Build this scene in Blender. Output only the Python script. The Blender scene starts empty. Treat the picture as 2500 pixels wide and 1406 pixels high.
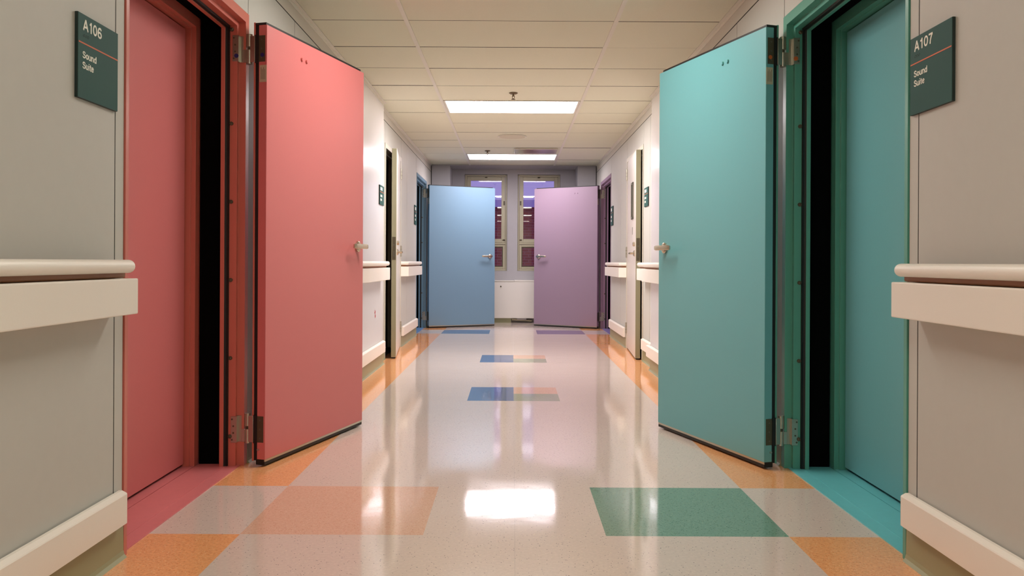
import bpy, bmesh, math, random
from mathutils import Vector, Matrix
random.seed(7)
S = bpy.context.scene
COL = S.collection

# ------------------------------------------------------------------ camera
CAM_H = 0.9105
cam_d = bpy.data.cameras.new('camera')
cam = bpy.data.objects.new('camera', cam_d)
COL.objects.link(cam)
cam_d.sensor_width = 36.0
cam_d.lens = 2077.5 / 2500 * 36.0
cam_d.shift_x = -1.5 / 2500
cam_d.shift_y = -63.5 / 2500
cam_d.clip_start = 0.05
cam_d.clip_end = 200
cam.matrix_world = Matrix.Translation((-0.011, 0, CAM_H)) @ Matrix.Rotation(math.pi / 2, 4, 'X') @ Matrix.Rotation(0.005, 4, 'Z')
S.camera = cam

# ------------------------------------------------------------------ world, exposure
S.view_settings.view_transform = 'Standard'
S.view_settings.look = 'None'
S.view_settings.gamma = 1
S.view_settings.use_curve_mapping = False
S.view_settings.exposure = 1.0
W = bpy.data.worlds.new('dusk_sky')
S.world = W
W.use_nodes = True
wn = W.node_tree
wn.nodes.clear()
w_out = wn.nodes.new('ShaderNodeOutputWorld')
w_bg = wn.nodes.new('ShaderNodeBackground')
w_bg.inputs['Color'].default_value = (0.42, 0.34, 0.85, 1)
w_bg.inputs['Strength'].default_value = 0.36
wn.links.new(w_bg.outputs[0], w_out.inputs[0])
# lamp colour and strength of each ceiling panel, by its tile row
LAMPS = {-14: ((1.0, 0.95, 0.86), 4.0), -8: ((1.0, 0.95, 0.86), 7.0), -2: ((1.0, 0.95, 0.88), 7.0),
         4: ((1.0, 0.93, 0.94), 14.5), 10: ((1.0, 0.90, 0.97), 11.0)}


# ------------------------------------------------------------------ materials
def lin(c):
    return tuple(((v / 255) / 12.92 if v / 255 <= 0.04045 else ((v / 255 + 0.055) / 1.055) ** 2.4) for v in c)


MATS = {}


def mat(name, rgb, rough=0.5, metal=0.0, spec=0.5, noise=0.0, scale=60.0, bump=0.0, coat=0.0, linear=False):
    if name in MATS:
        return MATS[name]
    m = bpy.data.materials.new(name)
    m.use_nodes = True
    nt = m.node_tree
    b = nt.nodes['Principled BSDF']
    c = tuple(rgb) if linear else lin(rgb)
    b.inputs['Base Color'].default_value = (*c, 1)
    b.inputs['Roughness'].default_value = rough
    b.inputs['Metallic'].default_value = metal
    b.inputs['Specular IOR Level'].default_value = spec
    b.inputs['Coat Weight'].default_value = coat
    if noise or bump:
        tc = nt.nodes.new('ShaderNodeTexCoord')
        n = nt.nodes.new('ShaderNodeTexNoise')
        n.inputs['Scale'].default_value = scale
        n.inputs['Detail'].default_value = 4
        nt.links.new(tc.outputs['Object'], n.inputs['Vector'])
        if noise:
            mx = nt.nodes.new('ShaderNodeMix')
            mx.data_type = 'RGBA'
            mx.inputs['A'].default_value = (*[v * (1 - noise) for v in c], 1)
            mx.inputs['B'].default_value = (*[min(1, v * (1 + noise)) for v in c], 1)
            nt.links.new(n.outputs['Fac'], mx.inputs['Factor'])
            nt.links.new(mx.outputs['Result'], b.inputs['Base Color'])
        if bump:
            bp = nt.nodes.new('ShaderNodeBump')
            bp.inputs['Strength'].default_value = bump
            bp.inputs['Distance'].default_value = 0.002
            nt.links.new(n.outputs['Fac'], bp.inputs['Height'])
            nt.links.new(bp.outputs['Normal'], b.inputs['Normal'])
    MATS[name] = m
    return m


def tile_mat(name, rgb, specks, density, spread):
    """Vinyl composition tile: base colour, clouding, flecks, thin seams on a 12 inch grid, waxed and slightly wavy."""
    m = bpy.data.materials.new(name)
    m.use_nodes = True
    nt = m.node_tree
    N, L = nt.nodes, nt.links
    b = N['Principled BSDF']
    tc = N.new('ShaderNodeTexCoord')
    c = lin(rgb)
    cloud = N.new('ShaderNodeTexNoise')
    cloud.inputs['Scale'].default_value = 90
    cloud.inputs['Detail'].default_value = 5
    L.new(tc.outputs['Object'], cloud.inputs['Vector'])
    r0 = N.new('ShaderNodeValToRGB')
    r0.color_ramp.elements[0].position = 0.3
    r0.color_ramp.elements[0].color = (*[v * (1 - spread) for v in c], 1)
    r0.color_ramp.elements[1].position = 0.7
    r0.color_ramp.elements[1].color = (*[min(1, v * (1 + spread)) for v in c], 1)
    L.new(cloud.outputs['Fac'], r0.inputs['Fac'])
    last = r0.outputs['Color']
    for k, (sc, srgb, th) in enumerate(specks):
        v = N.new('ShaderNodeTexVoronoi')
        v.inputs['Scale'].default_value = sc
        mp = N.new('ShaderNodeMapping')
        mp.inputs['Location'].default_value = (3.1 * k, 1.7 * k, 0)
        mp.inputs['Scale'].default_value = (1, 1, 0.001)
        L.new(tc.outputs['Object'], mp.inputs['Vector'])
        L.new(mp.outputs[0], v.inputs['Vector'])
        wn_ = N.new('ShaderNodeTexWhiteNoise')
        L.new(v.outputs['Position'], wn_.inputs['Vector'])
        lt = N.new('ShaderNodeMath')
        lt.operation = 'LESS_THAN'
        lt.inputs[1].default_value = th
        L.new(v.outputs['Distance'], lt.inputs[0])
        ls = N.new('ShaderNodeMath')
        ls.operation = 'LESS_THAN'
        ls.inputs[1].default_value = density
        L.new(wn_.outputs['Value'], ls.inputs[0])
        mu = N.new('ShaderNodeMath')
        mu.operation = 'MULTIPLY'
        L.new(lt.outputs[0], mu.inputs[0])
        L.new(ls.outputs[0], mu.inputs[1])
        mx = N.new('ShaderNodeMix')
        mx.data_type = 'RGBA'
        L.new(mu.outputs[0], mx.inputs['Factor'])
        L.new(last, mx.inputs['A'])
        mx.inputs['B'].default_value = (*lin(srgb), 1)
        last = mx.outputs['Result']
    L.new(last, b.inputs['Base Color'])
    w1 = N.new('ShaderNodeTexNoise')
    w1.inputs['Scale'].default_value = 2.2
    w1.inputs['Detail'].default_value = 2
    w2 = N.new('ShaderNodeTexNoise')
    w2.inputs['Scale'].default_value = 14
    w2.inputs['Detail'].default_value = 3
    L.new(tc.outputs['Object'], w1.inputs['Vector'])
    L.new(tc.outputs['Object'], w2.inputs['Vector'])
    b1 = N.new('ShaderNodeBump')
    b1.inputs['Strength'].default_value = 0.22
    b1.inputs['Distance'].default_value = 0.006
    b2 = N.new('ShaderNodeBump')
    b2.inputs['Strength'].default_value = 0.25
    b2.inputs['Distance'].default_value = 0.0006
    L.new(w1.outputs['Fac'], b1.inputs['Height'])
    L.new(w2.outputs['Fac'], b2.inputs['Height'])
    L.new(b1.outputs['Normal'], b2.inputs['Normal'])
    L.new(b2.outputs['Normal'], b.inputs['Normal'])
    b.inputs['Roughness'].default_value = 0.075
    b.inputs['Specular IOR Level'].default_value = 0.8
    return m


def emis(name, rgb, strength):
    m = bpy.data.materials.new(name)
    m.use_nodes = True
    nt = m.node_tree
    nt.nodes.clear()
    o = nt.nodes.new('ShaderNodeOutputMaterial')
    e = nt.nodes.new('ShaderNodeEmission')
    e.inputs['Color'].default_value = (*rgb, 1)
    e.inputs['Strength'].default_value = strength
    nt.links.new(e.outputs[0], o.inputs[0])
    return m


M_pil = mat('pilaster_gloss_enamel', (226, 222, 220), 0.24, spec=0.9, noise=0.02, scale=25)
M_wall = mat('wall_paint', (200, 198, 190), 0.5, spec=0.2, noise=0.02, scale=25)
M_joint = mat('panel_joint_shadow_gap', (40, 36, 30), 0.8)
M_band = mat('filler_band_paint', (205, 200, 188), 0.4)
M_cream = mat('cream_frame_paint', (190, 184, 156), 0.4)
M_edge = mat('white_door_edge_olive', (150, 146, 118), 0.5)
M_wframe = mat('white_frame_paint', (212, 206, 188), 0.4)
M_white = mat('white_door_paint', (216, 208, 198), 0.35)
M_plaster = mat('white_plaster', (180, 178, 180), 0.6, noise=0.03, scale=20)
M_ceil = mat('acoustic_tile', (227, 227, 206), 0.9, noise=0.06, scale=220, bump=0.25)
M_grid = mat('ceiling_grid_white', (228, 225, 212), 0.45)
M_rail = mat('handrail_vinyl', (246, 238, 226), 0.38, noise=0.015, scale=300)
M_brown = mat('rail_retainer_brown', (150, 96, 58), 0.45)
M_cove = mat('vinyl_cove_base', (158, 158, 122), 0.4)
M_steel = mat('brushed_steel', (190, 186, 172), 0.3, metal=0.9, noise=0.04, scale=120)
M_dsteel = mat('dull_hinge_plate', (92, 84, 66), 0.5, metal=0.4)
M_rubber = mat('black_rubber', (20, 19, 17), 0.55)
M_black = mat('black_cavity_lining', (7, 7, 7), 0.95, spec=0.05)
M_nickel = mat('satin_nickel', (200, 190, 172), 0.25, metal=1.0)
M_sign = mat('sign_green', (46, 86, 80), 0.6, spec=0.15, noise=0.03, scale=80)
M_signedge = mat('sign_dark_green_edge', (22, 42, 38), 0.5)
M_text = mat('sign_white_text', (246, 243, 230), 0.6)
M_orange = mat('sign_orange_rule', (205, 98, 48), 0.6)
M_glass = mat('window_glass', (255, 255, 255), 0.0)
g = M_glass.node_tree.nodes['Principled BSDF']
g.inputs['Transmission Weight'].default_value = 1.0
g.inputs['IOR'].default_value = 1.5
M_dark_glass = mat('dark_glass', (20, 20, 24), 0.08)
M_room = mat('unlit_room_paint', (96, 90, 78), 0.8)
M_label = mat('paper_label', (196, 186, 160), 0.7)
M_ink = mat('label_ink', (96, 92, 80), 0.7)
M_heater = mat('convector_enamel', (232, 228, 218), 0.4)
M_bluecap = mat('blue_cap', (38, 36, 110), 0.5)
M_orgcap = mat('orange_brown_cap', (190, 96, 40), 0.5)
M_redmark = mat('red_scuff', (172, 32, 48), 0.6)
M_snow = mat('pale_ledge', (210, 200, 225), 0.8, noise=0.1, scale=4)
M_vent = mat('vent_satin_metal', (214, 208, 196), 0.22, metal=0.85)
M_brass = mat('sprinkler_bronze', (120, 104, 80), 0.4, metal=0.6)

COLOURS = {'red': (215, 118, 118), 'teal': (110, 177, 182), 'blue': (114, 146, 167), 'mauve': (148, 126, 143)}
M_paint = {k: mat(k + '_door_paint', v, 0.45, noise=0.025, scale=200) for k, v in COLOURS.items()}
FRAMEC = {'red': (206, 112, 98), 'teal': (88, 160, 142), 'blue': (108, 140, 158), 'mauve': (148, 120, 142)}
M_frame = {k: mat(k + '_frame_paint', v, 0.35) for k, v in FRAMEC.items()}
SILLC = {'red': (222, 128, 130), 'teal': (112, 200, 206), 'blue': (96, 134, 178), 'mauve': (124, 112, 160)}
M_sill = {k: mat(k + '_sill_paint', v, 0.35, noise=0.05, scale=30) for k, v in SILLC.items()}

DARKS = [(75, (92, 90, 96), 0.13), (110, (140, 132, 132), 0.2), (95, (236, 220, 200), 0.22)]
T_beige = tile_mat('tile_beige', (222, 205, 193), DARKS, 0.2, 0.05)
T_orange = tile_mat('tile_orange', (246, 176, 120), [(120, (226, 148, 94), 0.3), (160, (250, 204, 156), 0.25)], 0.5, 0.1)
T_pink = tile_mat('tile_pink', (226, 184, 158), [(120, (212, 160, 132), 0.28), (160, (240, 206, 182), 0.25)], 0.5, 0.06)
T_teal = tile_mat('tile_teal', (121, 158, 139), [(120, (82, 118, 98), 0.28), (150, (160, 182, 150), 0.22)], 0.5, 0.1)
T_blue = tile_mat('tile_blue', (88, 112, 154), [(120, (70, 92, 136), 0.28), (160, (116, 138, 172), 0.2)], 0.5, 0.08)
T_mauve = tile_mat('tile_mauve', (122, 112, 146), [(120, (104, 94, 130), 0.28)], 0.4, 0.08)
T_green = tile_mat('tile_grey_green', (166, 170, 146), [(120, (140, 150, 128), 0.28)], 0.4, 0.08)


# ------------------------------------------------------------------ mesh helpers
class MB:
    """Collects shapes into one mesh with several materials."""

    def __init__(self):
        self.v, self.f, self.mi, self.ms, self.sm = [], [], [], [], []

    def slot(self, m):
        if m not in self.ms:
            self.ms.append(m)
        return self.ms.index(m)

    def raw(self, vs, fs, m, smooth=False, M=None):
        o = len(self.v)
        for p in vs:
            p = Vector(p)
            self.v.append(M @ p if M else p)
        k = self.slot(m)
        for f in fs:
            self.f.append([o + i for i in f])
            self.mi.append(k)
            self.sm.append(smooth)

    def bm(self, b, m, smooth=False, M=None):
        b.verts.ensure_lookup_table()
        b.verts.index_update()
        self.raw([v.co.copy() for v in b.verts], [[v.index for v in f.verts] for f in b.faces], m, smooth, M)
        b.free()

    def box(self, a, c, m, bev=0.0, seg=1, M=None):
        lo = [min(a[i], c[i]) for i in range(3)]
        hi = [max(a[i], c[i]) for i in range(3)]
        b = bmesh.new()
        bmesh.ops.create_cube(b, size=1)
        for v in b.verts:
            v.co = Vector([lo[i] + (v.co[i] + 0.5) * (hi[i] - lo[i]) for i in range(3)])
        if bev > 0:
            bmesh.ops.bevel(b, geom=list(b.edges), offset=bev, segments=seg, affect='EDGES', clamp_overlap=True)
        self.bm(b, m, False, M)

    def cyl(self, p, q, r, m, n=24, r2=None, M=None, cap=True):
        p, q = Vector(p), Vector(q)
        d = q - p
        b = bmesh.new()
        bmesh.ops.create_cone(b, cap_ends=cap, segments=n, radius1=r, radius2=r if r2 is None else r2, depth=d.length)
        X = Matrix.Translation((p + q) / 2) @ d.to_track_quat('Z', 'Y').to_matrix().to_4x4()
        self.bm(b, m, True, (M @ X) if M else X)

    def ball(self, p, r, m, sc=(1, 1, 1), M=None, n=20):
        b = bmesh.new()
        bmesh.ops.create_uvsphere(b, u_segments=n, v_segments=n // 2, radius=r)
        X = Matrix.Translation(p) @ Matrix.Diagonal((*sc, 1))
        self.bm(b, m, True, (M @ X) if M else X)

    def prism(self, pts, axis, t0, t1, m, M=None, smooth=False):
        """2-D outline pts (in the two axes other than `axis`, in x,y,z order) extruded along axis."""
        def at(p, t):
            q = list(p)
            q.insert(axis, t)
            return q
        n = len(pts)
        vs = [at(p, t0) for p in pts] + [at(p, t1) for p in pts]
        fs = [[i, (i + 1) % n, n + (i + 1) % n, n + i] for i in range(n)]
        fs += [list(range(n))[::-1], list(range(n, 2 * n))]
        self.raw(vs, fs, m, smooth, M)

    def build(self, name, parent=None, bevel=0.0):
        me = bpy.data.meshes.new(name)
        me.from_pydata([tuple(v) for v in self.v], [], self.f)
        for m in self.ms:
            me.materials.append(m)
        for p, k, s in zip(me.polygons, self.mi, self.sm):
            p.material_index = k
            p.use_smooth = s
        b = bmesh.new()
        b.from_mesh(me)
        bmesh.ops.recalc_face_normals(b, faces=b.faces)
        b.to_mesh(me)
        b.free()
        if any(self.sm):
            try:
                me.set_sharp_from_angle(angle=math.radians(40))
            except Exception:
                pass
        o = bpy.data.objects.new(name, me)
        COL.objects.link(o)
        if parent is not None:
            o.parent = parent
        if bevel:
            md = o.modifiers.new('bevel', 'BEVEL')
            md.width = bevel
            md.segments = 2
            md.limit_method = 'ANGLE'
        return o


def tag(o, label=None, cat=None, group=None, kind=None):
    if label:
        o['label'] = label
    if cat:
        o['category'] = cat
    if group:
        o['group'] = group
    if kind:
        o['kind'] = kind
    return o


def empty(name, loc=(0, 0, 0), rz=0.0):
    o = bpy.data.objects.new(name, None)
    o.empty_display_size = 0.1
    o.location = loc
    o.rotation_euler = (0, 0, rz)
    COL.objects.link(o)
    return o


def sweep(mb, prof, path, m, side, closed_ends=True, smooth=False):
    """prof: [(out, height)] closed outline; path: [(y, base offset)] along a side wall; out is measured towards the corridor."""
    P = [Vector((side * (WX - o), y)) for y, o in path]
    n = len(P)
    rings = []
    for i in range(n):
        t0 = (P[i] - P[i - 1]).normalized() if i > 0 else None
        t1 = (P[i + 1] - P[i]).normalized() if i < n - 1 else None
        nor = []
        for t in (t0, t1):
            if t is not None:
                q = Vector((-t.y, t.x))
                if q.x * side > 0:
                    q = -q
                nor.append(q)
        if len(nor) == 1:
            d = nor[0]
        else:
            d = (nor[0] + nor[1]).normalized()
            d = d / max(0.3, d.dot(nor[0]))
        rings.append([(P[i].x + d.x * a, P[i].y + d.y * a, h) for a, h in prof])
    k = len(prof)
    vs = [p for r in rings for p in r]
    fs = []
    for i in range(n - 1):
        for j in range(k):
            fs.append([i * k + j, i * k + (j + 1) % k, (i + 1) * k + (j + 1) % k, (i + 1) * k + j])
    if closed_ends:
        fs.append(list(range(k)))
        fs.append(list(range((n - 1) * k, n * k)))
    mb.raw(vs, fs, m, smooth)


def u_sweep(mb, prof, y0, y1, zt, side, m, z0=0.0, cut=0.0):
    """Door frame: outline prof [(inset from outer edge, depth behind the wall face)] carried up, across the head and down."""
    rings = []
    for sec in range(4):
        r = []
        for a, d in prof:
            y = y0 + max(a - cut, min(a, 0.001)) if sec < 2 else y1 - a
            z = z0 if sec in (0, 3) else zt - a
            r.append((side * (WX + d), y, z))
        rings.append(r)
    k = len(prof)
    vs = [p for r in rings for p in r]
    fs = []
    for i in range(3):
        for j in range(k):
            fs.append([i * k + j, i * k + (j + 1) % k, (i + 1) * k + (j + 1) % k, (i + 1) * k + j])
    fs.append(list(range(k)))
    fs.append(list(range(3 * k, 4 * k)))
    mb.raw(vs, fs, m)


# ------------------------------------------------------------------ dimensions
WX = 1.205           # half width of the corridor
HC = 2.311           # ceiling height
HJ = 2.218           # top of the wall panels
T = 0.3048           # floor tile
ROW0 = 2.833         # first coloured row of floor tiles
CR0 = 4.951          # ceiling tile row 0
CT = 0.6096
XG = -0.026          # centre of the ceiling grid
YB = -4.2            # end of the corridor behind the camera
YE = 12.36           # end columns
YW = 12.85           # window wall
DN = (2.611, 3.825)  # near sound-suite doorways
OFF = 7.92
DF = (DN[0] + OFF, DN[1] + OFF)
DW = (7.92, 9.068)   # white doors
ZT = 2.015
ZW = 2.015
PIL = {-1: (6.4, 7.55), 1: (6.4, 7.2)}
PO = 0.045

# ------------------------------------------------------------------ floor
mb = MB()
cols = list(range(-4, 4))
for j in range(-24, 34):
    for i in cols:
        m = T_beige
        edge = i in (-4, 3)
        if edge and j not in (0, 1, 26, 27):
            m = T_orange
        if j in (0, 1):
            m = T_pink if i in (-3, -2) else T_teal if i in (1, 2) else m
        if j in (26, 27):
            m = T_blue if i in (-3, -2) else T_mauve if i in (1, 2) else m
        if j in (9, 10, 16, 17):
            if i == -1:
                m = T_blue
            if i == 0:
                m = T_green if j in (9, 16) else T_pink
        x0, x1 = i * T, (i + 1) * T
        if i == -4:
            x0 = -1.23
        if i == 3:
            x1 = 1.23
        y0, y1 = ROW0 + j * T, ROW0 + (j + 1) * T
        gp = 0.0006 if i == 0 else 0.0
        mb.raw([(x0 + gp, y0, 0), (x1, y0, 0), (x1, y1, 0), (x0 + gp, y1, 0)], [[0, 1, 2, 3]], m)
M_seam = mat('tile_seam', (120, 100, 84), 0.3)
mb.box((-1.4, YB - 0.1, -0.06), (1.4, 13.1, -0.0015), M_seam)
tag(mb.build('floor'), 'glossy beige vinyl tile corridor floor with orange edge strips and coloured tile blocks', 'floor', kind='structure')

# ------------------------------------------------------------------ ceiling
mb = MB()
rows = range(-15, 13)
light_rows = set(LAMPS)
gap = 0.0046
for j in rows:
    y0, y1 = CR0 + j * CT, CR0 + (j + 1) * CT
    if j == 12:
        y1 = 12.33
    if y1 - y0 < 0.05:
        continue
    for k in range(3):
        if k == 1 and j in light_rows:
            continue
        xs = [-WX, XG - 0.61, XG + 0.61, WX]
        dz = random.uniform(0, 0.003)
        p, q, a, b, z = xs[k] + 0.001, xs[k + 1] - 0.001, y0 + gap, y1 - gap, HC + dz
        mb.raw([(p, a, z), (q, a, z), (q, b, z), (p, b, z)], [[0, 1, 2, 3]], M_ceil)
        # square-cut tile edges, coloured dark to stand for the shade in the reveal
        mb.raw([(x, y, h) for h in (z, HC + 0.02) for x, y in ((p, a), (q, a), (q, b), (p, b))],
               [[0, 1, 5, 4], [1, 2, 6, 5], [2, 3, 7, 6], [3, 0, 4, 7], [4, 5, 6, 7]], M_joint)
mb.box((-1.4, YB - 0.1, HC + 0.12), (1.4, 12.42, HC + 0.16), M_joint)
mb.box((-1.4, 12.335, HC - 0.004), (1.4, 13.2, HC + 0.16), M_plaster)
for sx in (-1, 1):
    mb.box((sx * WX, YB, HC + 0.003), (sx * 1.3, 12.42, HC + 0.13), M_joint)
tag(mb.build('ceiling'), 'suspended ceiling of cream acoustic tiles with thin dark cross joints', 'ceiling', kind='structure')
mb = MB()
for sx in (-1, 1):
    x = XG + sx * 0.61
    mb.box((x - 0.0125, YB, HC - 0.003), (x + 0.0125, 12.32, HC + 0.012), M_grid)
tag(mb.build('trim_1'), 'two long pale metal rails of the ceiling grid running down the corridor', 'ceiling grid', kind='structure')
n_trim = 2
for sx, nm in ((-1, 'left'), (1, 'right')):
    mb = MB()
    a = PIL[sx]
    for y0, y1, o in ((YB, a[0], 0), (a[0], a[1], PO), (a[1], YE, 0)):
        mb.box((sx * (WX - o), y0, HC - 0.003), (sx * (WX - o - 0.022), y1, HC - 0.0005), M_grid)
        mb.box((sx * (WX - o), y0, HC - 0.022), (sx * (WX - o - 0.0025), y1, HC - 0.0005), M_grid)
    tag(mb.build('trim_%d' % n_trim), 'pale angle trim where the ceiling meets the %s wall' % nm, 'ceiling trim', kind='structure')
    n_trim += 1


# ------------------------------------------------------------------ side walls
def wall(side, name, label):
    mb = MB()
    pa, pb = PIL[side]
    doors = [DN, DW, DF]

    def panel(y0, y1, z0, z1, o=0.0, m=M_wall, g=0.003):
        mb.box((side * (WX - o), y0 + g, z0 + g), (side * (WX + 0.03), y1 - g, z1 - g), m)

    edges = [YB, 0.2, 1.35, 2.552, DN[0], DN[1], 4.635, 5.19, pa, pb, DW[0], DW[1], 9.58, 10.47, DF[0], DF[1], YE + 0.05]
    if side > 0:
        edges.insert(edges.index(DW[0]), 7.545)
    for y0, y1 in zip(edges, edges[1:]):
        d = [q for q in doors if abs(q[0] - y0) < 1e-6]
        if d:
            zt = ZW if d[0] is DW else ZT
            panel(y0, y1, zt, HJ)
        elif abs(y0 - pa) < 1e-6:
            mb.box((side * (WX - PO), y0, 0), (side * (WX + 0.03), y1, HC + 0.01), M_pil, 0.004)
        else:
            panel(y0, y1, 0.0, HJ)
    # filler band above the panels
    for y0, y1 in ((YB, 3.0), (3.0, pa), (pb, 9.58), (9.58, YE + 0.05)):
        panel(y0, y1, HJ + 0.001, HC + 0.02, 0.0, M_band)
    # dark backing seen in the joints, cut out at the doorways
    segs = [(YB, DN[0] + 0.002), (DN[1] - 0.002, DW[0] + 0.002), (DW[1] - 0.002, DF[0] + 0.002), (DF[1] - 0.002, YE + 0.05)]
    for y0, y1 in segs:
        mb.box((side * (WX + 0.0008), y0 + 0.004, 0), (side * (WX + 0.11), y1 - 0.004, HC + 0.1), M_joint)
    for d, zt in ((DN, ZT), (DW, ZW), (DF, ZT)):
        mb.box((side * (WX + 0.0008), d[0], zt + 0.004), (side * (WX + 0.11), d[1], HC + 0.1), M_joint)
    o = mb.build(name)
    return tag(o, label, 'wall', kind='structure')


wl = wall(-1, 'wall_left', 'off-white panelled left corridor wall with thin dark joints')
wr = wall(1, 'wall_right', 'off-white panelled right corridor wall with thin dark joints')
# red scuff on the left wall
mb = MB()
x = -(WX - PO) + 0.0006
pts = [(7.10, 0.507), (7.14, 0.488), (7.12, 0.470), (7.15, 0.452), (7.12, 0.434), (7.105, 0.450), (7.12, 0.466), (7.09, 0.482), (7.11, 0.493)]
mb.prism([(y, z) for y, z in pts], 0, x, x + 0.0006, M_redmark)
o = mb.build('scuff_mark', wl)
o['label'] = 'small red scuff mark'

# wall behind the camera
mb = MB()
mb.box((-1.4, YB - 0.1, 0), (1.4, YB, HC + 0.1), M_wall)
tag(mb.build('wall_front'), 'plain off-white wall closing the corridor behind the viewer', 'wall', kind='structure')

# window wall and its end columns
WIN = [(-0.741, -0.097), (0.060, 0.704)]
WZ = (0.775, 2.233)
mb = MB()
xs = [-1.4, WIN[0][0], WIN[0][1], WIN[1][0], WIN[1][1], 1.4]
for k in (0, 2, 4):
    mb.box((xs[k], YW, 0), (xs[k + 1], YW + 0.3, HC + 0.16), M_plaster)
for a, b in WIN:
    mb.box((a, YW, 0), (b, YW + 0.3, WZ[0]), M_plaster)
    mb.box((a, YW, WZ[1]), (b, YW + 0.3, HC + 0.16), M_plaster)
for sx in (-1, 1):
    mb.box((sx * 0.925, YE, 0), (sx * 1.195, YW + 0.02, HC + 0.02), M_plaster, 0.004)
    mb.box((sx * 1.195, YE + 0.02, 0), (sx * 1.24, YW, HC + 0.02), M_joint)
tag(mb.build('wall_back'), 'white plaster end wall with two tall windows between corner columns', 'wall', kind='structure')

# cove bases
cove = [(0, 0), (0.016, 0), (0.008, 0.010), (0.005, 0.022), (0.004, 0.105), (0, 0.105)]
for side, nm in ((-1, 'left'), (1, 'right')):
    mb = MB()
    a, b = PIL[side]
    for path in ([(YB, 0), (DN[0] - 0.002, 0)], [(DN[1] + 0.002, 0), (a - 0.001, 0), (a, PO), (b, PO), (b + 0.001, 0), (DW[0] - 0.002, 0)],
                 [(DW[1] + 0.002, 0), (DF[0] - 0.002, 0)], [(DF[1] + 0.002, 0), (YE, 0)]):
        sweep(mb, [(p + 0.0005, h) for p, h in cove], path, M_cove, side)
    tag(mb.build('baseboard_' + nm), 'olive vinyl cove base along the foot of the %s wall' % nm, 'baseboard', kind='structure')


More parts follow.
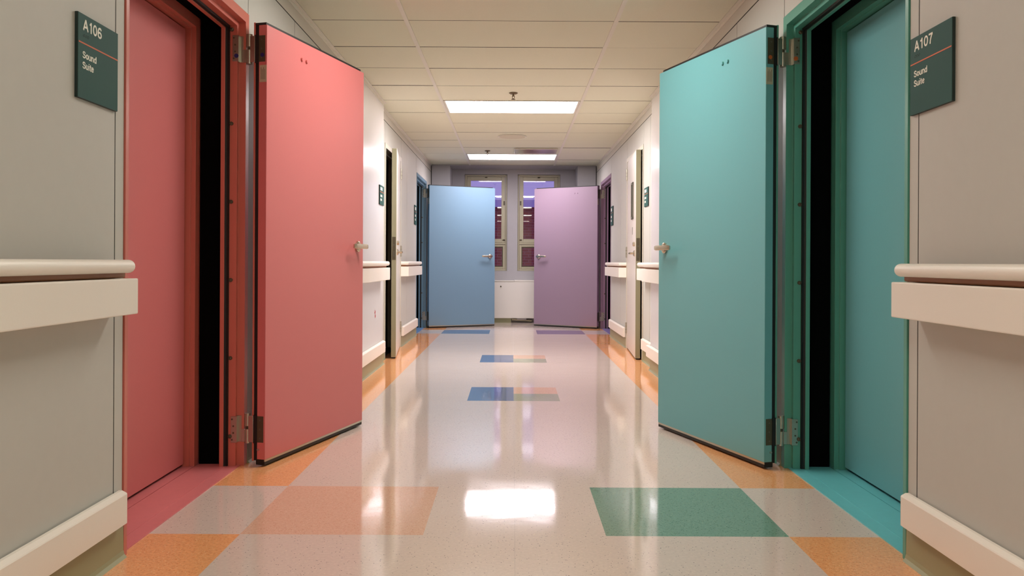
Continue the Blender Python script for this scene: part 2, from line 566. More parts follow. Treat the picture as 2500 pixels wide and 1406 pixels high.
# ------------------------------------------------------------------ sound-suite door frames
def sound_frame(side, dw, colour, cap, n, label, inner_label, nd):
    y0, y1 = dw
    root = tag(empty('trim_%d' % n, (side * WX, (y0 + y1) / 2, 0)), label, 'door frame', kind='structure')
    inv = Matrix.Translation((-side * WX, -(y0 + y1) / 2, 0))

    def put(mb, name, parent=root, bevel=0.0):
        mb.v = [inv @ v for v in mb.v]
        return mb.build(name, parent, bevel)
    mb = MB()
    u_sweep(mb, [(0.001, -0.005), (0.045, -0.005), (0.045, 0.026), (0.067, 0.026), (0.067, 0.076), (0.08, 0.076), (0.08, 0.094), (0.001, 0.094)],
            y0, y1, ZT, side, M_frame[colour], 0.0, 0.023)
    put(mb, 'outer_frame', bevel=0.0015)
    mb = MB()
    u_sweep(mb, [(0.0672, 0.058), (0.076, 0.06), (0.074, 0.068), (0.076, 0.0755), (0.0672, 0.0755)], y0, y1, ZT, side, M_rubber, 0.005, 0.023)
    put(mb, 'gasket')
    mb = MB()
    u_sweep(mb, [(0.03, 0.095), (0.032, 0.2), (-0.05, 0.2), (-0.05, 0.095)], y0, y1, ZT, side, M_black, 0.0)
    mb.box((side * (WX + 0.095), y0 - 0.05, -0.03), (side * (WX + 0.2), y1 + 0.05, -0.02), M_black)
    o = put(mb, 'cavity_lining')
    mb = MB()
    u_sweep(mb, [(-0.05, 0.205), (0.075, 0.205), (0.075, 0.225), (0.083, 0.225), (0.083, 0.30), (-0.05, 0.30)], y0, y1, ZT, side, M_frame[colour], 0.0)
    put(mb, 'inner_frame', bevel=0.0015)
    # painted sill in two plates with a joint
    mb = MB()
    s = M_sill[colour]
    mb.box((side * (WX + 0.012), y0 + 0.002, -0.05), (side * (WX + 0.202), y1 - 0.002, 0.004), s)
    mb.box((side * (WX + 0.206), y0 + 0.02, -0.05), (side * (WX + 0.34), y1 - 0.02, 0.004), s)
    mb.box((side * (WX + 0.07), y0 + 0.085, 0.004), (side * (WX + 0.076), y1 - 0.085, 0.0055), s)
    put(mb, 'threshold')
    # studs that hold the gasket
    for k in range(6):
        z = 1.86 - 0.345 * k
        if k == 0:
            z = 1.93
        mb = MB()
        yy = y1 - 0.067
        mb.cyl((side * (WX + 0.050), yy, z), (side * (WX + 0.050), yy - 0.006, z), 0.0085, M_dsteel, 14)
        mb.ball((side * (WX + 0.050), yy - 0.006, z), 0.006, M_dsteel, (1, 0.5, 1), n=12)
        put(mb, 'stud')
    # frame half of the lift-off hinges
    pin = (side * (WX - 0.019), y1 - 0.040)
    for zc in (1.848, 0.165):
        mb = MB()
        z0, z1 = zc - 0.058, zc + 0.058
        zm = zc - 0.002
        yy = y1 - 0.067
        mb.box((side * (WX + 0.024), yy - 0.003, z0), (side * (WX + 0.047), yy, z1), M_steel, 0.0008)
        y2 = y1 - 0.045
        mb.box((side * (WX + 0.006), y2 - 0.004, z0), (side * (WX + 0.0245), y2, z1), M_steel, 0.0008)
        mb.box((side * (WX + 0.0205), yy - 0.003, z0), (side * (WX + 0.0245), y2, z1), M_steel)
        mb.box((side * (WX - 0.019), y2 - 0.004, z0), (side * (WX + 0.006), y2, zm), M_steel, 0.0008)
        mb.cyl((pin[0], pin[1], z0 - 0.006), (pin[0], pin[1], zm), 0.0135, M_steel)
        mb.cyl((pin[0], pin[1], zm), (pin[0], pin[1], zm + 0.012), 0.008, M_dsteel)
        h = put(mb, 'hinge_plate')
        for dz in (0.045, 0.015, -0.015, -0.045):
            mb = MB()
            xx = side * (WX + 0.037 + (0.004 if abs(dz) > 0.03 else -0.002))
            mb.cyl((xx, yy - 0.003, zc + dz), (xx, yy - 0.0042, zc + dz), 0.004, M_dsteel, 14)
            put(mb, 'screw', h)
        if zc > 1 and cap is not None:
            mb = MB()
            mb.cyl((side * (WX + 0.029), yy - 0.003, zc - 0.034), (side * (WX + 0.029), yy - 0.006, zc - 0.034), 0.0095, cap, 18)
            c = put(mb, 'screw_cap', h)
            c['label'] = 'blue round cap' if cap is M_bluecap else 'orange-brown round cap'
    # closed inner door
    rt = tag(empty('door_%d' % nd, (side * (WX + 0.25), (y0 + y1) / 2, 0.0)), inner_label, 'door', kind='structure')
    inv2 = Matrix.Translation((-side * (WX + 0.25), -(y0 + y1) / 2, 0))
    mb = MB()
    mb.box((side * (WX + 0.247), y0 + 0.088, 0.016), (side * (WX + 0.29), y1 - 0.089, ZT - 0.089), M_paint[colour], 0.002)
    mb.v = [inv2 @ v for v in mb.v]
    mb.build('door_panel', rt)
    mb = MB()
    mb.box((side * (WX + 0.262), y0 + 0.0835, 0.006), (side * (WX + 0.285), y1 - 0.0835, ZT - 0.0835), M_rubber)
    mb.v = [inv2 @ v for v in mb.v]
    mb.build('door_seal', rt)
    # the wall around the inner door
    return pin


# ------------------------------------------------------------------ sound-suite door leaves
def lever(root, M, y_face, sgn, x, z, nick=M_nickel, length=0.145, so=0.058, grip=0.0135):
    """Lever on the face at local y_face, pointing towards local -x; sgn is the outward direction of the face."""
    mb = MB()
    f = lambda off: y_face + sgn * off
    mb.cyl((x, f(-0.0005), z), (x, f(0.010), z), 0.029, nick, 28)
    mb.cyl((x, f(0.010), z), (x, f(0.016), z), 0.029, nick, 28, 0.02)
    h = mb.build('rose', None)
    mb = MB()
    mb.cyl((x, f(0.014), z), (x, f(so), z), 0.0105, nick, 20)
    n = 10
    ring = []
    vs, fs = [], []
    for i in range(n + 1):
        t = i / n
        xx = x + 0.012 - t * (length + 0.012)
        hh = grip if 0 < i < n else grip * 0.8
        dd = 0.0075 if 0 < i < n else 0.004
        oo = so - 0.006 * t * t
        for a in range(12):
            an = 2 * math.pi * a / 12
            c, q = math.cos(an), math.sin(an)
            c, q = math.copysign(abs(c) ** 0.6, c), math.copysign(abs(q) ** 0.6, q)
            vs.append((xx, f(oo + dd * c), z + hh * q))
    for i in range(n):
        for a in range(12):
            fs.append([i * 12 + a, i * 12 + (a + 1) % 12, (i + 1) * 12 + (a + 1) % 12, (i + 1) * 12 + a])
    fs.append(list(range(12)))
    fs.append(list(range(n * 12, n * 12 + 12)))
    mb.raw(vs, fs, nick, True)
    p = mb.build('lever_handle', root)
    h.parent = p
    return p


def sound_leaf(side, pin, phi, colour, cap, n, label, bolts=True, sticker=True, L=0.985):
    rz = math.pi / 2 + side * phi
    root = tag(empty('door_%d' % n, (pin[0], pin[1], 0), rz), label, 'door', kind='structure')
    Y = lambda off: side * off
    P = M_paint[colour]
    F = M_frame[colour]
    mb = MB()
    mb.box((-0.007, Y(0.051), 0.032), (L, Y(0.091), 1.953), P, 0.0015)
    mb.build('door_panel', root)
    mb = MB()
    mb.box((-0.007, Y(0.026), 0.024), (L + 0.006, Y(0.034), 1.966), F, 0.001)
    o = mb.build('back_skin', root)
    mb = MB()
    mb.box((-0.003, Y(0.0342), 0.026), (L - 0.03, Y(0.0508), 1.962), M_rubber)
    mb.box((-0.007, Y(0.0345), 1.9535), (L - 0.035, Y(0.088), 1.963), M_rubber)
    mb.build('door_seal', root)
    mb = MB()
    mb.box((-0.004, Y(0.045), 0.008), (L, Y(0.088), 0.0315), M_rubber)
    mb.box((-0.004, Y(0.084), 0.022), (L, Y(0.0885), 0.0315), M_steel)
    mb.build('door_sweep', root)
    for zc in (1.848, 0.165):
        mb = MB()
        z0, z1 = zc - 0.058, zc + 0.058
        zm = zc + 0.012
        mb.cyl((0, 0, zm), (0, 0, z1 + 0.01), 0.0135, M_steel)
        mb.box((-0.004, Y(0.010), zm), (0.004, Y(0.034), z1), M_steel, 0.001)
        mb.box((-0.0115, Y(0.010), z0), (-0.0075, Y(0.034), z1), M_steel, 0.0008)
        mb.box((-0.0105, Y(0.034), z0 - 0.004), (-0.0035, Y(0.052), z1 + 0.004), M_rubber)
        mb.box((-0.0085, Y(0.052), z0), (-0.0071, Y(0.083), z1), M_dsteel)
        h = mb.build('hinge', root)
        for dz in (0.04, 0.0, -0.04):
            mb = MB()
            mb.cyl((-0.0085, Y(0.066), zc + dz), (-0.0095, Y(0.066), zc + dz), 0.004, M_ink, 12)
            mb.build('screw', h)
        if cap is not None and zc > 1:
            mb = MB()
            mb.cyl((-0.0085, Y(0.07), zc - 0.028), (-0.0105, Y(0.07), zc - 0.028), 0.009, cap, 18)
            mb.build('screw_cap', h)['label'] = 'blue round cap' if cap is M_bluecap else 'orange-brown round cap'
    if sticker:
        mb = MB()
        mb.box((-0.0078, Y(0.056), 1.70), (-0.0071, Y(0.0905), 1.775), M_label)
        for k in range(4):
            y = 0.063 + 0.006 * k
            mb.box((-0.0082, Y(y), 1.712), (-0.0078, Y(y + 0.0015), 1.765 - 0.008 * (k % 2)), M_ink)
        mb.build('paper_label', root)['label'] = 'small printed paper label'
    mb = MB()
    mb.cyl((-0.0071, Y(0.058), 0.075), (-0.012, Y(0.058), 0.075), 0.005, M_steel, 14)
    mb.build('screw', root)
    if bolts:
        for dx in (0.0, 0.045):
            mb = MB()
            mb.cyl((0.30 + dx, Y(0.091), 1.868), (0.30 + dx, Y(0.098), 1.868), 0.008, P, 14)
            mb.cyl((0.30 + dx, Y(0.0908), 1.868), (0.30 + dx, Y(0.0925), 1.868), 0.0105, F, 14)
            mb.build('bolt', root)
    lever(root, None, Y(0.091), side, L - 0.075, 0.990)
    mb = MB()
    mb.box((L, Y(0.055), 0.93), (L + 0.0015, Y(0.08), 1.04), M_steel)
    mb.build('latch_plate', root)
    return root


pins = {}
specs = [(-1, DN, 'red', M_bluecap, 'coral red steel frame with black gasket around the near left doorway', 'closed coral red inner door set back inside the left doorway'),
         (1, DN, 'teal', M_orgcap, 'teal steel frame with black gasket around the near right doorway', 'closed teal inner door set back inside the right doorway'),
         (-1, DF, 'blue', None, 'blue-grey steel frame of the far left doorway beside the open blue door', 'closed blue inner door in shadow behind the open blue door'),
         (1, DF, 'mauve', None, 'mauve steel frame of the far right doorway beside the open lilac door', 'closed mauve inner door in shadow behind the open lilac door')]
for k, (side, dw, c, cap, lb, il) in enumerate(specs):
    pins[c] = sound_frame(side, dw, c, cap, n_trim, lb, il, 7 + k)
    n_trim += 1
sound_leaf(-1, pins['red'], math.radians(15.2), 'red', M_bluecap, 1, 'thick coral red door swung wide open with lever handle')
sound_leaf(1, pins['teal'], math.radians(18.0), 'teal', M_orgcap, 2, 'thick teal door swung wide open with lever handle')
sound_leaf(-1, pins['blue'], math.radians(63.5), 'blue', None, 3, 'pale blue door standing open across the end window', bolts=False)
sound_leaf(1, pins['mauve'], math.radians(59.0), 'mauve', None, 4, 'lilac door standing open across the end window')


# ------------------------------------------------------------------ white doors
def white_door(side, phi, nd, nf, label, flabel, vision):
    global n_trim
    y0, y1 = DW
    fr = tag(empty('trim_%d' % nf, (side * WX, (y0 + y1) / 2, 0)), flabel, 'door frame', kind='structure')
    inv = Matrix.Translation((-side * WX, -(y0 + y1) / 2, 0))
    mb = MB()
    u_sweep(mb, [(0.001, -0.006), (0.042, -0.006), (0.042, 0.05), (0.058, 0.05), (0.058, 0.10), (0.042, 0.10), (0.042, 0.13), (0.001, 0.13)], y0, y1, ZW, side, M_wframe)
    mb.v = [inv @ v for v in mb.v]
    mb.build('door_frame', fr, bevel=0.0015)
    mb = MB()
    yy = y0 + 0.042
    mb.box((side * (WX + 0.008), yy, 0.90), (side * (WX + 0.04), yy + 0.0015, 1.06), M_steel)
    mb.v = [inv @ v for v in mb.v]
    mb.build('strike_plate', fr)
    L = 1.055
    pin = (side * (WX - 0.008), y1 - 0.044)
    root = tag(empty('door_%d' % nd, (pin[0], pin[1], 0), -math.pi / 2 - side * phi), label, 'door', kind='structure')
    Y = lambda off: -side * off
    mb = MB()
    mb.box((0.004, Y(-0.052), 0.014), (L, Y(-0.006), 1.970), M_white, 0.0015)
    mb.build('door_panel', root)
    mb = MB()
    mb.box((L, Y(-0.0515), 0.016), (L + 0.0008, Y(-0.0075), 1.968), M_edge)  # latch edge in a darker olive tone than the door face
    mb.build('edge_strip', root)['label'] = 'darker olive latch edge'
    mb = MB()
    mb.box((L + 0.0008, Y(-0.046), 0.925), (L + 0.002, Y(-0.013), 1.14), M_dsteel)
    mb.box((L + 0.0015, Y(-0.034), 0.955), (L + 0.009, Y(-0.025), 1.005), M_ink)
    mb.cyl((L + 0.001, Y(-0.03), 1.065), (L + 0.004, Y(-0.03), 1.065), 0.007, M_ink, 14)
    mb.build('latch_plate', root)
    mb = MB()
    mb.box((0.02, Y(-0.045), 0.004), (L, Y(-0.013), 0.0135), M_rubber)
    mb.build('door_sweep', root)
    lever(root, None, Y(-0.006), -side, L - 0.085, 0.998, so=0.05, length=0.115, grip=0.009)
    mb = MB()
    mb.cyl((L - 0.085, Y(-0.0065), 1.085), (L - 0.085, Y(0.012), 1.085), 0.021, M_nickel, 24)
    mb.cyl((L - 0.085, Y(0.012), 1.085), (L - 0.085, Y(0.016), 1.085), 0.016, M_nickel, 24)
    mb.build('deadbolt', root)
    for zc in (1.84, 1.02, 0.22):
        mb = MB()
        mb.cyl((0, 0, zc - 0.057), (0, 0, zc + 0.057), 0.012, M_steel)
        mb.box((-0.034, Y(0.0005), zc - 0.054), (0.0, Y(0.003), zc + 0.054), M_steel)
        for q in (-0.018, 0.018):
            mb.cyl((0, 0, zc + q - 0.001), (0, 0, zc + q + 0.001), 0.0126, M_dsteel)
        mb.box((0.0, Y(-0.0068), zc - 0.05), (0.003, Y(-0.0005), zc + 0.05), M_steel)
        mb.build('hinge', root)
    if vision:
        mb = MB()
        xa, xb, za, zb = 0.62, 0.80, 1.335, 1.69
        for a, b in (((xa, za), (xb, za + 0.022)), ((xa, zb - 0.022), (xb, zb)), ((xa, za), (xa + 0.022, zb)), ((xb - 0.022, za), (xb, zb))):
            mb.box((a[0], Y(-0.0065), a[1]), (b[0], Y(0.006), b[1]), M_ink)
        v = mb.build('vision_frame', root)
        mb = MB()
        mb.box((xa + 0.022, Y(-0.006), za + 0.022), (xb - 0.022, Y(-0.003), zb - 0.022), M_dark_glass)
        mb.build('pane', v)
        mb = MB()
        mb.box((0.66, Y(-0.0062), 1.185), (0.72, Y(-0.003), 1.255), M_steel)
        mb.build('name_plate', root)
    # dark room behind
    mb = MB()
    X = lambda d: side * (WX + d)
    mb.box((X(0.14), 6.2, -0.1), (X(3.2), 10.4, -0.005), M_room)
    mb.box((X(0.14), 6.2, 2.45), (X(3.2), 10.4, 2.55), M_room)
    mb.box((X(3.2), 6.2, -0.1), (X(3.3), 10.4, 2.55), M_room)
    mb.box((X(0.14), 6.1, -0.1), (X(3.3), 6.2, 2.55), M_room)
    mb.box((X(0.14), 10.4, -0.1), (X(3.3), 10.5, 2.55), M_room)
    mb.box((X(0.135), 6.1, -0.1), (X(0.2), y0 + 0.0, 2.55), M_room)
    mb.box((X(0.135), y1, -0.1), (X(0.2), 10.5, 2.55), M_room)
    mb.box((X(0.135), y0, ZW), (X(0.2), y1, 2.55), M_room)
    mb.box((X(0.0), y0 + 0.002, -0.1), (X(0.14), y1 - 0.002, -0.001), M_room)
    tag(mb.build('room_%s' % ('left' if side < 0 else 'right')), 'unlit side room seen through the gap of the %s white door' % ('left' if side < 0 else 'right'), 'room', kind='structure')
    return root


white_door(-1, math.radians(5.6), 5, n_trim, 'white door ajar on the left with a steel latch plate on its edge', 'cream steel frame around the left white door', False)
n_trim += 1
white_door(1, math.radians(3.4), 6, n_trim, 'white door ajar on the right with a narrow dark window', 'cream steel frame around the right white door', True)
n_trim += 1
# pale rail inside the left room
mb = MB()
mb.box((-2.9, 9.9, 0.94), (-1.5, 10.0, 0.985), M_rail, 0.004)
mb.box((-2.9, 10.0, 0.90), (-1.5, 10.39, 0.985), M_room)
for x in (-2.85, -1.6):
    mb.box((x, 9.95, 0), (x + 0.05, 10.0, 0.9), M_room)
tag(mb.build('side_counter'), 'pale counter edge in the dark room behind the left white door', 'counter')

# ------------------------------------------------------------------ handrails and crash rails
bump_prof = [(0.0005, 0.751), (0.077, 0.751), (0.0798, 0.7522), (0.0805, 0.755), (0.0805, 0.8525), (0.0798, 0.8553), (0.077, 0.8565), (0.0005, 0.8565)]
ret_prof = [(0.0005, 0.858), (0.048, 0.858), (0.052, 0.862), (0.052, 0.876), (0.0005, 0.884)]


def handrail(side, path, label):
    root = tag(empty('handrail', (side * WX, (path[0][0] + path[-1][0]) / 2, 0.83)), label, 'handrail', 'handrails along the corridor walls')
    inv = Matrix.Translation(-Vector(root.location))
    cz, co, r = 0.892, 0.061, 0.0195
    circ = [(co + r * math.cos(2 * math.pi * k / 20), cz + r * math.sin(2 * math.pi * k / 20)) for k in range(20)]
    inset = [(path[0][0] + 0.012, path[0][1])] + path[1:-1] + [(path[-1][0] - 0.022, path[-1][1])]
    mb = MB()
    sweep(mb, circ, inset, M_rail, side, smooth=True)
    for y, o in (inset[0], inset[-1]):
        mb.ball((side * (WX - o - co), y, cz), r, M_rail)
    mb.v = [inv @ v for v in mb.v]
    mb.build('grip_rail', root)
    for nm, pr, m, cut in (('bumper', bump_prof, M_rail, 0.0), ('retainer', ret_prof, M_brown, 0.022)):
        mb = MB()
        p = [(path[0][0] + cut, path[0][1])] + path[1:-1] + [(path[-1][0] - cut, path[-1][1])]
        sweep(mb, pr, p, m, side)
        mb.v = [inv @ v for v in mb.v]
        o = mb.build(nm, root)
        if nm == 'retainer':
            o['label'] = 'brown strip under the grip rail'
    return root


pl, pr = PIL[-1], PIL[1]
handrail(-1, [(-3.9, 0), (2.53, 0)], 'cream handrail on the near left wall under the A106 sign')
handrail(1, [(-3.9, 0), (2.55, 0)], 'cream handrail on the near right wall under the A107 sign')
handrail(-1, [(4.95, 0), (6.02, 0), (6.36, PO), (7.42, PO)], 'cream handrail ending between the coral red door and left white door')
handrail(1, [(4.95, 0), (6.02, 0), (6.36, PO), (pr[1] - 0.02, PO), (pr[1] + 0.08, 0), (7.79, 0)], 'cream handrail ending between the teal door and right white door')
handrail(-1, [(9.10, -0.07), (9.15, 0), (DF[0] - 0.05, 0)], 'short cream handrail between the left white door and blue doorway')
handrail(1, [(9.10, -0.07), (9.15, 0), (DF[0] - 0.05, 0)], 'short cream handrail between the right white door and mauve doorway')
crash_prof = [(0.0055, 0.112), (0.027, 0.112), (0.031, 0.115), (0.031, 0.203), (0.029, 0.2065), (0.016, 0.2135), (0.0055, 0.2135)]


def crash(side, path, label):
    root = empty('crash_rail', (side * WX, (path[0][0] + path[-1][0]) / 2, 0.16))
    mb = MB()
    sweep(mb, crash_prof, path, M_rail, side)
    # snap-on end caps
    inv = Matrix.Translation(-Vector(root.location))
    mb.v = [inv @ v for v in mb.v]
    mb.build('guard_strip', root)
    for y, o, d in ((path[0][0], path[0][1], -1), (path[-1][0], path[-1][1], 1)):
        c = MB()
        sweep(c, crash_prof, [(min(y, y + d * 0.006), o), (max(y, y + d * 0.006), o)], M_rail, side)
        c.v = [inv @ v for v in c.v]
        c.build('end_cap', root)
    return tag(root, label, 'crash rail', 'low crash rails along the corridor walls')


crash(-1, [(-3.9, 0), (2.57, 0)], 'low cream crash rail on the near left wall below A106')
crash(1, [(-3.9, 0), (2.585, 0)], 'low cream crash rail on the near right wall below A107')
crash(-1, [(4.95, 0), (pl[0] - 0.05, 0), (pl[0] - 0.04, PO), (7.50, PO)], 'low cream crash rail between coral red door and left white door')
crash(1, [(4.95, 0), (pr[0] - 0.05, 0), (pr[0] - 0.04, PO), (pr[1] + 0.03, PO), (pr[1] + 0.04, 0), (7.84, 0)], 'low cream crash rail between teal door and right white door')
crash(-1, [(9.12, 0), (DF[0] - 0.05, 0)], 'low cream crash rail between left white door and blue doorway')
crash(1, [(9.12, 0), (DF[0] - 0.05, 0)], 'low cream crash rail between right white door and mauve doorway')


# ------------------------------------------------------------------ room signs
def smooth_line(P, k=5):
    out = []
    n = len(P)
    for i in range(n - 1):
        p0, p1, p2, p3 = P[max(0, i - 1)], P[i], P[i + 1], P[min(n - 1, i + 2)]
        for j in range(k):
            t = j / k
            out.append(tuple(0.5 * (2 * p1[q] + (p2[q] - p0[q]) * t + (2 * p0[q] - 5 * p1[q] + 4 * p2[q] - p3[q]) * t * t
                                    + (3 * p1[q] - p0[q] - 3 * p2[q] + p3[q]) * t ** 3) for q in (0, 1)))
    return out + [P[-1]]


def oval(cx, cy, rx, ry, n=28):
    return [(cx + rx * math.cos(2 * math.pi * i / n), cy + ry * math.sin(2 * math.pi * i / n)) for i in range(n + 1)]


# grotesque letters as monoline strokes: advance width, then strokes in units of the capital height
GLYPHS = {
    'A': (0.70, [[(0.07, 0), (0.35, 0.98)], [(0.35, 0.98), (0.63, 0)], [(0.17, 0.32), (0.53, 0.32)]]),
    '1': (0.50, [[(0.31, 0), (0.31, 1)], [(0.10, 0.76), (0.23, 0.79), (0.31, 0.93)]]),
    '0': (0.58, [oval(0.29, 0.5, 0.205, 0.425)]),
    '6': (0.58, [oval(0.29, 0.305, 0.205, 0.235), smooth_line([(0.085, 0.34), (0.09, 0.58), (0.16, 0.83), (0.30, 0.925), (0.43, 0.87), (0.475, 0.76)])]),
    '7': (0.56, [[(0.04, 0.925), (0.54, 0.925)], smooth_line([(0.50, 0.90), (0.36, 0.66), (0.26, 0.33), (0.22, 0)])]),
    'S': (0.66, [smooth_line([(0.55, 0.72), (0.49, 0.86), (0.33, 0.925), (0.17, 0.87), (0.11, 0.74), (0.18, 0.60), (0.34, 0.53), (0.51, 0.43), (0.57, 0.28), (0.50, 0.13), (0.33, 0.07), (0.15, 0.13), (0.08, 0.29)])]),
    'o': (0.56, [oval(0.28, 0.36, 0.20, 0.295)]),
    'u': (0.56, [smooth_line([(0.09, 0.72), (0.09, 0.26), (0.13, 0.11), (0.25, 0.065), (0.38, 0.12), (0.45, 0.26)]), [(0.46, 0.72), (0.46, 0)]]),
    'n': (0.56, [[(0.09, 0), (0.09, 0.72)], smooth_line([(0.09, 0.46), (0.16, 0.6), (0.29, 0.655), (0.41, 0.6), (0.46, 0.46), (0.46, 0)])]),
    'd': (0.58, [oval(0.27, 0.36, 0.195, 0.295), [(0.47, 0), (0.47, 1)]]),
    'i': (0.24, [[(0.12, 0), (0.12, 0.72)], [(0.12, 0.86), (0.12, 1)]]),
    't': (0.34, [smooth_line([(0.16, 0.92), (0.16, 0.4), (0.165, 0.17), (0.21, 0.08), (0.32, 0.075)]), [(0.02, 0.66), (0.32, 0.66)]]),
    'e': (0.54, [smooth_line([(0.08, 0.385), (0.30, 0.385), (0.465, 0.385)]), smooth_line([(0.465, 0.385), (0.45, 0.53), (0.38, 0.63), (0.27, 0.66), (0.15, 0.6), (0.085, 0.46), (0.08, 0.33), (0.11, 0.17), (0.19, 0.085), (0.29, 0.065), (0.40, 0.11), (0.46, 0.22)])]),
}


def text_mesh(name, body, w, h, x, y, M, m, parent, stroke=0.168):
    """Body fitted to width w and capital height h with its lower left corner at (x, y) of the sign plane."""
    adv = sum(GLYPHS[c][0] for c in body) + 0.03 * len(body)
    sx = w / adv
    mb = MB()
    pen = 0.0
    level = 0
    for c in body:
        gw, strokes = GLYPHS[c]
        for st in strokes:
            P = [Vector(((pen + p[0]) * sx, p[1] * h)) for p in st]
            hw = stroke * h / 2
            L, R = [], []
            closed = (P[0] - P[-1]).length < 1e-9
            for i in range(len(P)):
                pa = P[i - 1] if i else (P[-2] if closed else None)
                pb = P[i + 1] if i < len(P) - 1 else (P[1] if closed else None)
                d = ((P[i] - pa).normalized() if pa is not None else Vector((0, 0))) + ((pb - P[i]).normalized() if pb is not None else Vector((0, 0)))
                d.normalize()
                n = Vector((-d.y, d.x))
                L.append(P[i] + n * hw)
                R.append(P[i] - n * hw)
            level += 1
            vs = [M @ Vector((x + p.x, y + p.y, z)) for z in (0.0, 0.0007 + 0.00012 * (level % 3)) for p in L + R]
            k = len(P)
            fs = []
            for i in range(k - 1):
                fs.append([2 * k + i, 2 * k + i + 1, 3 * k + i + 1, 3 * k + i])
                fs.append([i, i + 1, 2 * k + i + 1, 2 * k + i])
                fs.append([k + i, k + i + 1, 3 * k + i + 1, 3 * k + i])
            mb.raw(vs, fs, m)
        pen += gw + 0.03
    return mb.build(name, parent)


def room_sign(side, ya, yb, z0, z1, number, lines, label, xo=0.0, small=False):
    w, h = yb - ya, z1 - z0
    # local: u along reading direction, v up, n towards the corridor
    root = empty('room_sign', (side * (WX - xo), ya if side < 0 else yb, z0))
    R = Matrix(((0, 0, -side), (-side, 0, 0), (0, 1, 0))).to_4x4()
    mb = MB()
    t = 0.010
    mb.box((0, 0, 0.0005), (w, h, t - 0.001), M_signedge, 0.0006, M=R)
    mb.box((0.0007, 0.0007, t - 0.0012), (w - 0.0007, h - 0.0007, t), M_sign, M=R)
    mb.build('sign_panel', root)
    mb = MB()
    mb.box((0.003, h * 0.655 - 0.002, t), (w - 0.003, h * 0.655 + 0.002, t + 0.0006), M_orange, M=R)
    mb.build('orange_rule', root)
    if not small:
        text_mesh('number_lettering', number, w * 0.468, 0.0308, w * 0.105, h * 0.810, R @ Matrix.Translation((0, 0, t)), M_text, root)
        text_mesh('name_lettering', lines[0], w * 0.340, 0.0190, w * 0.100, h * 0.480, R @ Matrix.Translation((0, 0, t)), M_text, root)
        text_mesh('name_lettering', lines[1], w * 0.272, 0.0190, w * 0.100, h * 0.357, R @ Matrix.Translation((0, 0, t)), M_text, root)
        mb = MB()
        for i in range(9):
            for j in range(3):
                if (i * 7 + j * 5) % 3:
                    mb.ball((w * 0.12 + i * 0.0038, h * 0.760 - j * 0.003, t), 0.001, M_signedge, n=8, M=R)
        mb.build('braille', root)
    else:
        mb = MB()
        for k in range(4):
            mb.box((w * (0.14 + 0.12 * k), h * 0.74, t), (w * (0.14 + 0.12 * k + 0.09), h * 0.90, t + 0.0006), M_text, M=R)
        mb.build('number_lettering', root)
        for v0, n in ((0.40, 5), (0.20, 4)):
            mb = MB()
            for k in range(n):
                mb.box((w * (0.14 + 0.085 * k), h * v0, t), (w * (0.14 + 0.085 * k + 0.06), h * (v0 + 0.11), t + 0.0006), M_text, M=R)
            mb.build('name_lettering', root)
    return tag(root, label, 'sign', 'dark green room signs beside the doors')


room_sign(-1, 2.313, 2.546, 1.354, 1.587, 'A106', ('Sound', 'Suite'), 'dark green A106 Sound Suite sign on the near left wall')
room_sign(1, 2.341, 2.587, 1.3595, 1.592, 'A107', ('Sound', 'Suite'), 'dark green A107 Sound Suite sign on the near right wall')
room_sign(-1, 7.285, 7.52, 1.400, 1.568, '', (), 'small dark green sign beside the left white door', xo=PO, small=True)
room_sign(1, 7.60, 7.82, 1.420, 1.592, '', (), 'small dark green sign beside the right white door', small=True)
room_sign(-1, 10.27, 10.49, 1.36, 1.595, '', (), 'far green sign beside the blue doorway', small=True)
room_sign(1, 10.27, 10.49, 1.36, 1.595, '', (), 'far green sign beside the mauve doorway', small=True)

# ------------------------------------------------------------------ ceiling fittings
light_labels = {4: 'nearer of the two glowing ceiling light panels in view', 10: 'farther glowing ceiling light panel by the end windows',
                -2: 'ceiling light panel just above the top of the picture', -8: 'ceiling light panel above the viewer', -14: 'ceiling light panel far behind the viewer'}
for row, (c, st) in LAMPS.items():
    y0, y1 = CR0 + row * CT, CR0 + (row + 1) * CT
    root = empty('ceiling_light', (XG, (y0 + y1) / 2, HC))
    hx, hy = 0.5955, CT / 2 - 0.002
    mb = MB()
    b = 0.018
    for a, d in (((-hx, -hy), (hx, -hy + b)), ((-hx, hy - b), (hx, hy)), ((-hx, -hy + b), (-hx + b, hy - b)), ((hx - b, -hy + b), (hx, hy - b))):
        mb.box((a[0], a[1], -0.004), (d[0], d[1], 0.05), M_grid, 0.001)
    mb.box((-hx, -hy, 0.05), (hx, hy, 0.09), M_grid)
    mb.build('housing', root)
    mb = MB()
    mb.box((-hx + b, -hy + b, 0.002), (hx - b, hy - b, 0.007), emis('light_panel_%d' % row, c, st))
    mb.build('diffuser', root)
    tag(root, light_labels[row], 'ceiling light', 'recessed ceiling light panels')

# round ceiling speaker
mb = MB()
mb.cyl((0, 0, -0.006), (0, 0, -0.0005), 0.16, M_grid, 48)
root = empty('ceiling_speaker', (-0.022, 9.49, HC))
mb.build('rim', root)
mb = MB()
mb.cyl((0, 0, -0.0085), (0, 0, -0.006), 0.145, mat('speaker_grille', (214, 208, 186), 0.7, noise=0.12, scale=400), 48)
mb.build('grille', root)
tag(root, 'round flush ceiling speaker between the two light panels', 'speaker')


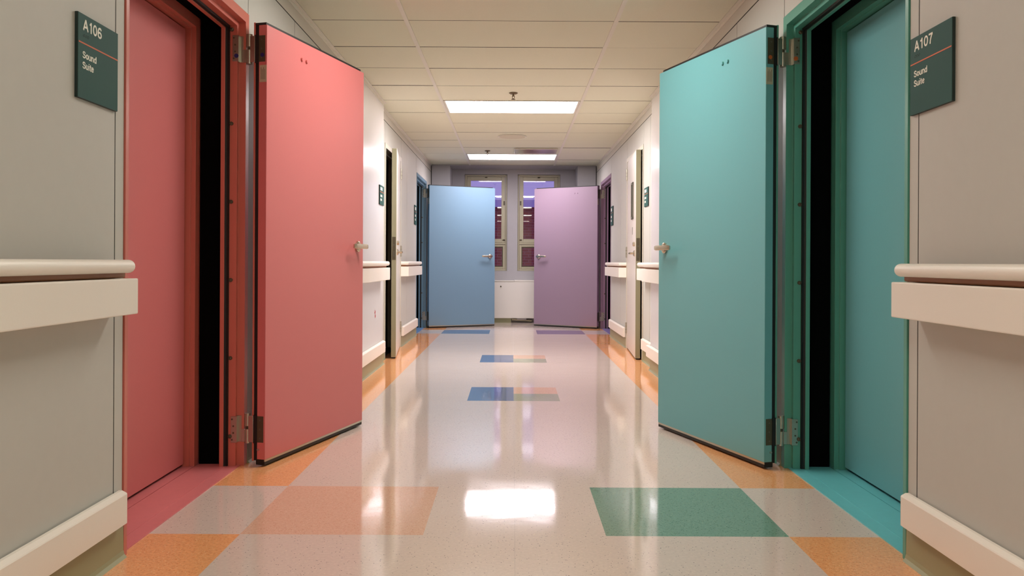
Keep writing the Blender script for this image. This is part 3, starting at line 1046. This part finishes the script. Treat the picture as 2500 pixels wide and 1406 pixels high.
def sprinkler(x, y, label):
    root = empty('sprinkler', (x, y, HC))
    mb = MB()
    mb.cyl((0, 0, -0.004), (0, 0, -0.0005), 0.036, M_brass, 24)
    mb.cyl((0, 0, -0.010), (0, 0, -0.004), 0.026, M_brass, 24, 0.034)
    mb.build('escutcheon', root)
    mb = MB()
    mb.cyl((0, 0, -0.030), (0, 0, -0.010), 0.008, M_brass, 14)
    for s in (-1, 1):
        mb.cyl((s * 0.008, 0, -0.022), (s * 0.009, 0, -0.04), 0.0025, M_brass, 8)
        mb.cyl((s * 0.009, 0, -0.04), (0, 0, -0.052), 0.0025, M_brass, 8)
    mb.cyl((0, 0, -0.055), (0, 0, -0.052), 0.017, M_brass, 20)
    mb.build('sprinkler_head', root)
    tag(root, label, 'sprinkler', 'ceiling sprinklers')


sprinkler(-0.012, 7.05, 'sprinkler head just before the nearer light panel')
sprinkler(-0.335, 10.72, 'sprinkler head just before the farther light panel')
mb = MB()
root = empty('air_vent', (0.27, 10.66, HC))
mb.box((-0.268, -0.20, -0.012), (0.268, 0.24, -0.0005), M_vent, 0.003)
mb.build('vent_plate', root)
mb = MB()
mb.box((-0.25, -0.18, -0.0145), (0.25, 0.22, -0.012), M_vent, 0.001)
mb.build('face_plate', root)
tag(root, 'flat metal air vent beside the farther light panel', 'air vent')


# ------------------------------------------------------------------ windows
def window(n, xa, xb, mirror, label):
    root = tag(empty('window_%d' % n, ((xa + xb) / 2, YW + 0.12, WZ[0])), label, 'window', kind='structure')
    cx = (xa + xb) / 2
    w = xb - xa
    h = WZ[1] - WZ[0]
    hw = w / 2 - 0.001
    mb = MB()
    ya, yb = -0.04, 0.05
    f = 0.028
    mb.box((-hw, ya, 0.001), (-hw + f, yb, h - 0.001), M_cream, 0.003)
    mb.box((hw - f, ya, 0.001), (hw, yb, h - 0.001), M_cream, 0.003)
    mb.box((-hw + f, ya, h - f), (hw - f, yb, h - 0.001), M_cream, 0.003)
    mb.box((-hw + f, ya, 0.001), (hw - f, yb, f), M_cream, 0.003)
    mb.box((-hw + f, ya, 0.40), (hw - f, yb, 0.425), M_cream, 0.003)
    mb.build('window_frame', root)

    def sash(z0, z1, b, nm, dark):
        mb = MB()
        m = M_cream
        x0, x1 = -hw + f + 0.002, hw - f - 0.002
        yy = (-0.028, 0.02)
        mb.box((x0, yy[0], z0), (x0 + b, yy[1], z1), m, 0.003)
        mb.box((x1 - b, yy[0], z0), (x1, yy[1], z1), m, 0.003)
        mb.box((x0 + b, yy[0], z0), (x1 - b, yy[1], z0 + b), m, 0.003)
        mb.box((x0 + b, yy[0], z1 - b), (x1 - b, yy[1], z1), m, 0.003)
        s = mb.build(nm, root)
        if dark:
            mb = MB()
            e = 0.014
            for p, q in (((x0 + b, z0 + b), (x0 + b + e, z1 - b)), ((x1 - b - e, z0 + b), (x1 - b, z1 - b)), ((x0 + b + e, z0 + b), (x1 - b - e, z0 + b + e)), ((x0 + b + e, z1 - b - e), (x1 - b - e, z1 - b))):
                mb.box((p[0], -0.02, p[1]), (q[0], 0.015, q[1]), M_dsteel)
            mb.build('glazing_bead', s)
            b = b + e
        mb = MB()
        mb.box((x0 + b - 0.0005, -0.003, z0 + b - 0.0005), (x1 - b + 0.0005, 0.003, z1 - b + 0.0005), M_glass)
        mb.build('pane', s)
    sash(0.427, h - f - 0.002, 0.058, 'upper_sash', False)
    sash(f + 0.002, 0.398, 0.032, 'lower_sash', True)
    s = -1 if mirror else 1
    for (x, z, a, c) in ((s * (hw - f - 0.018), 1.03, 0.010, 0.03), (s * (hw - f - 0.02), 0.47, 0.018, 0.008), (0.0, h - 0.04, 0.018, 0.008)):
        mb = MB()
        mb.box((x - a, -0.048, z - c), (x + a, -0.0285, z + c), M_dsteel, 0.002)
        mb.build('latch', root)
    return root


window(1, *WIN[0], False, 'tall cream-framed end window partly hidden by the blue door')
window(2, *WIN[1], True, 'tall cream-framed end window partly hidden by the lilac door')

# ------------------------------------------------------------------ convector under the windows
root = empty('convector_heater', (0, 12.77, 0))
mb = MB()
mb.box((-0.9, -0.07, 0.07), (0.9, 0.079, 0.615), M_heater, 0.006, 2)
mb.build('cabinet', root)
mb = MB()
mb.box((-0.905, -0.073, 0.617), (0.015, 0.079, 0.634), M_heater, 0.003)
mb.box((0.017, -0.069, 0.617), (0.905, 0.079, 0.640), M_heater, 0.003)
mb.build('top_grille', root)
mb = MB()
mb.cyl((-0.185, -0.0702, 0.545), (-0.185, -0.082, 0.545), 0.011, M_dsteel, 16)
mb.build('knob', root)
mb = MB()
mb.box((-0.9, -0.03, 0.0005), (-0.03, 0.07, 0.069), M_cove)
mb.build('kickplate', root)
mb = MB()
mb.cyl((-0.02, 0.0, 0.05), (0.28, 0.03, 0.025), 0.014, M_cream, 12)
mb.box((0.06, -0.02, 0.045), (0.2, 0.02, 0.069), M_plaster)
mb.build('pipe', root)
tag(root, 'white metal convector cabinet under the end windows', 'heater')

# ------------------------------------------------------------------ outside
mb = MB()
br = bpy.data.materials.new('dusk_brick')
br.use_nodes = True
nt = br.node_tree
bk = nt.nodes.new('ShaderNodeTexBrick')
bk.inputs['Color1'].default_value = (*lin((176, 84, 62)), 1)
bk.inputs['Color2'].default_value = (*lin((146, 66, 52)), 1)
bk.inputs['Mortar'].default_value = (*lin((170, 104, 92)), 1)
bk.inputs['Scale'].default_value = 1.0
bk.inputs['Brick Width'].default_value = 0.22
bk.inputs['Row Height'].default_value = 0.075
bk.inputs['Mortar Size'].default_value = 0.012
tcn = nt.nodes.new('ShaderNodeTexCoord')
mpn = nt.nodes.new('ShaderNodeMapping')
mpn.inputs['Rotation'].default_value = (math.pi / 2, 0, 0)
nt.links.new(tcn.outputs['Object'], mpn.inputs['Vector'])
nt.links.new(mpn.outputs[0], bk.inputs['Vector'])
nt.links.new(bk.outputs['Color'], nt.nodes['Principled BSDF'].inputs['Base Color'])
nt.nodes['Principled BSDF'].inputs['Roughness'].default_value = 0.9
root = empty('brick_building', (0, 24, -3))
mb.box((-14, 0, 0), (14, 6, 5.45), br)
mb.build('brick_wall', root)
mb = MB()
mb.box((-14.2, -0.2, 5.45), (14.2, 6.2, 5.65), M_snow)
mb.build('parapet', root)
for k, x in enumerate((-7.0, -4.2, -1.4, 1.4, 4.2, 7.0)):
    mb = MB()
    mb.box((x - 0.62, -0.03, 3.2), (x + 0.62, -0.001, 4.5), M_snow)
    wn_ = mb.build('window_surround', root)
    mb = MB()
    mb.box((x - 0.5, -0.05, 3.32), (x + 0.5, -0.031, 4.38), M_dark_glass)
    mb.build('pane', wn_)
tag(root, 'red brick building outside the end windows at dusk', 'building')
mb = MB()
mb.box((-30, 13.6, -3.2), (30, 60, -3.0), M_snow)
tag(mb.build('ground'), 'pale ground outside the end windows', 'ground', kind='structure')
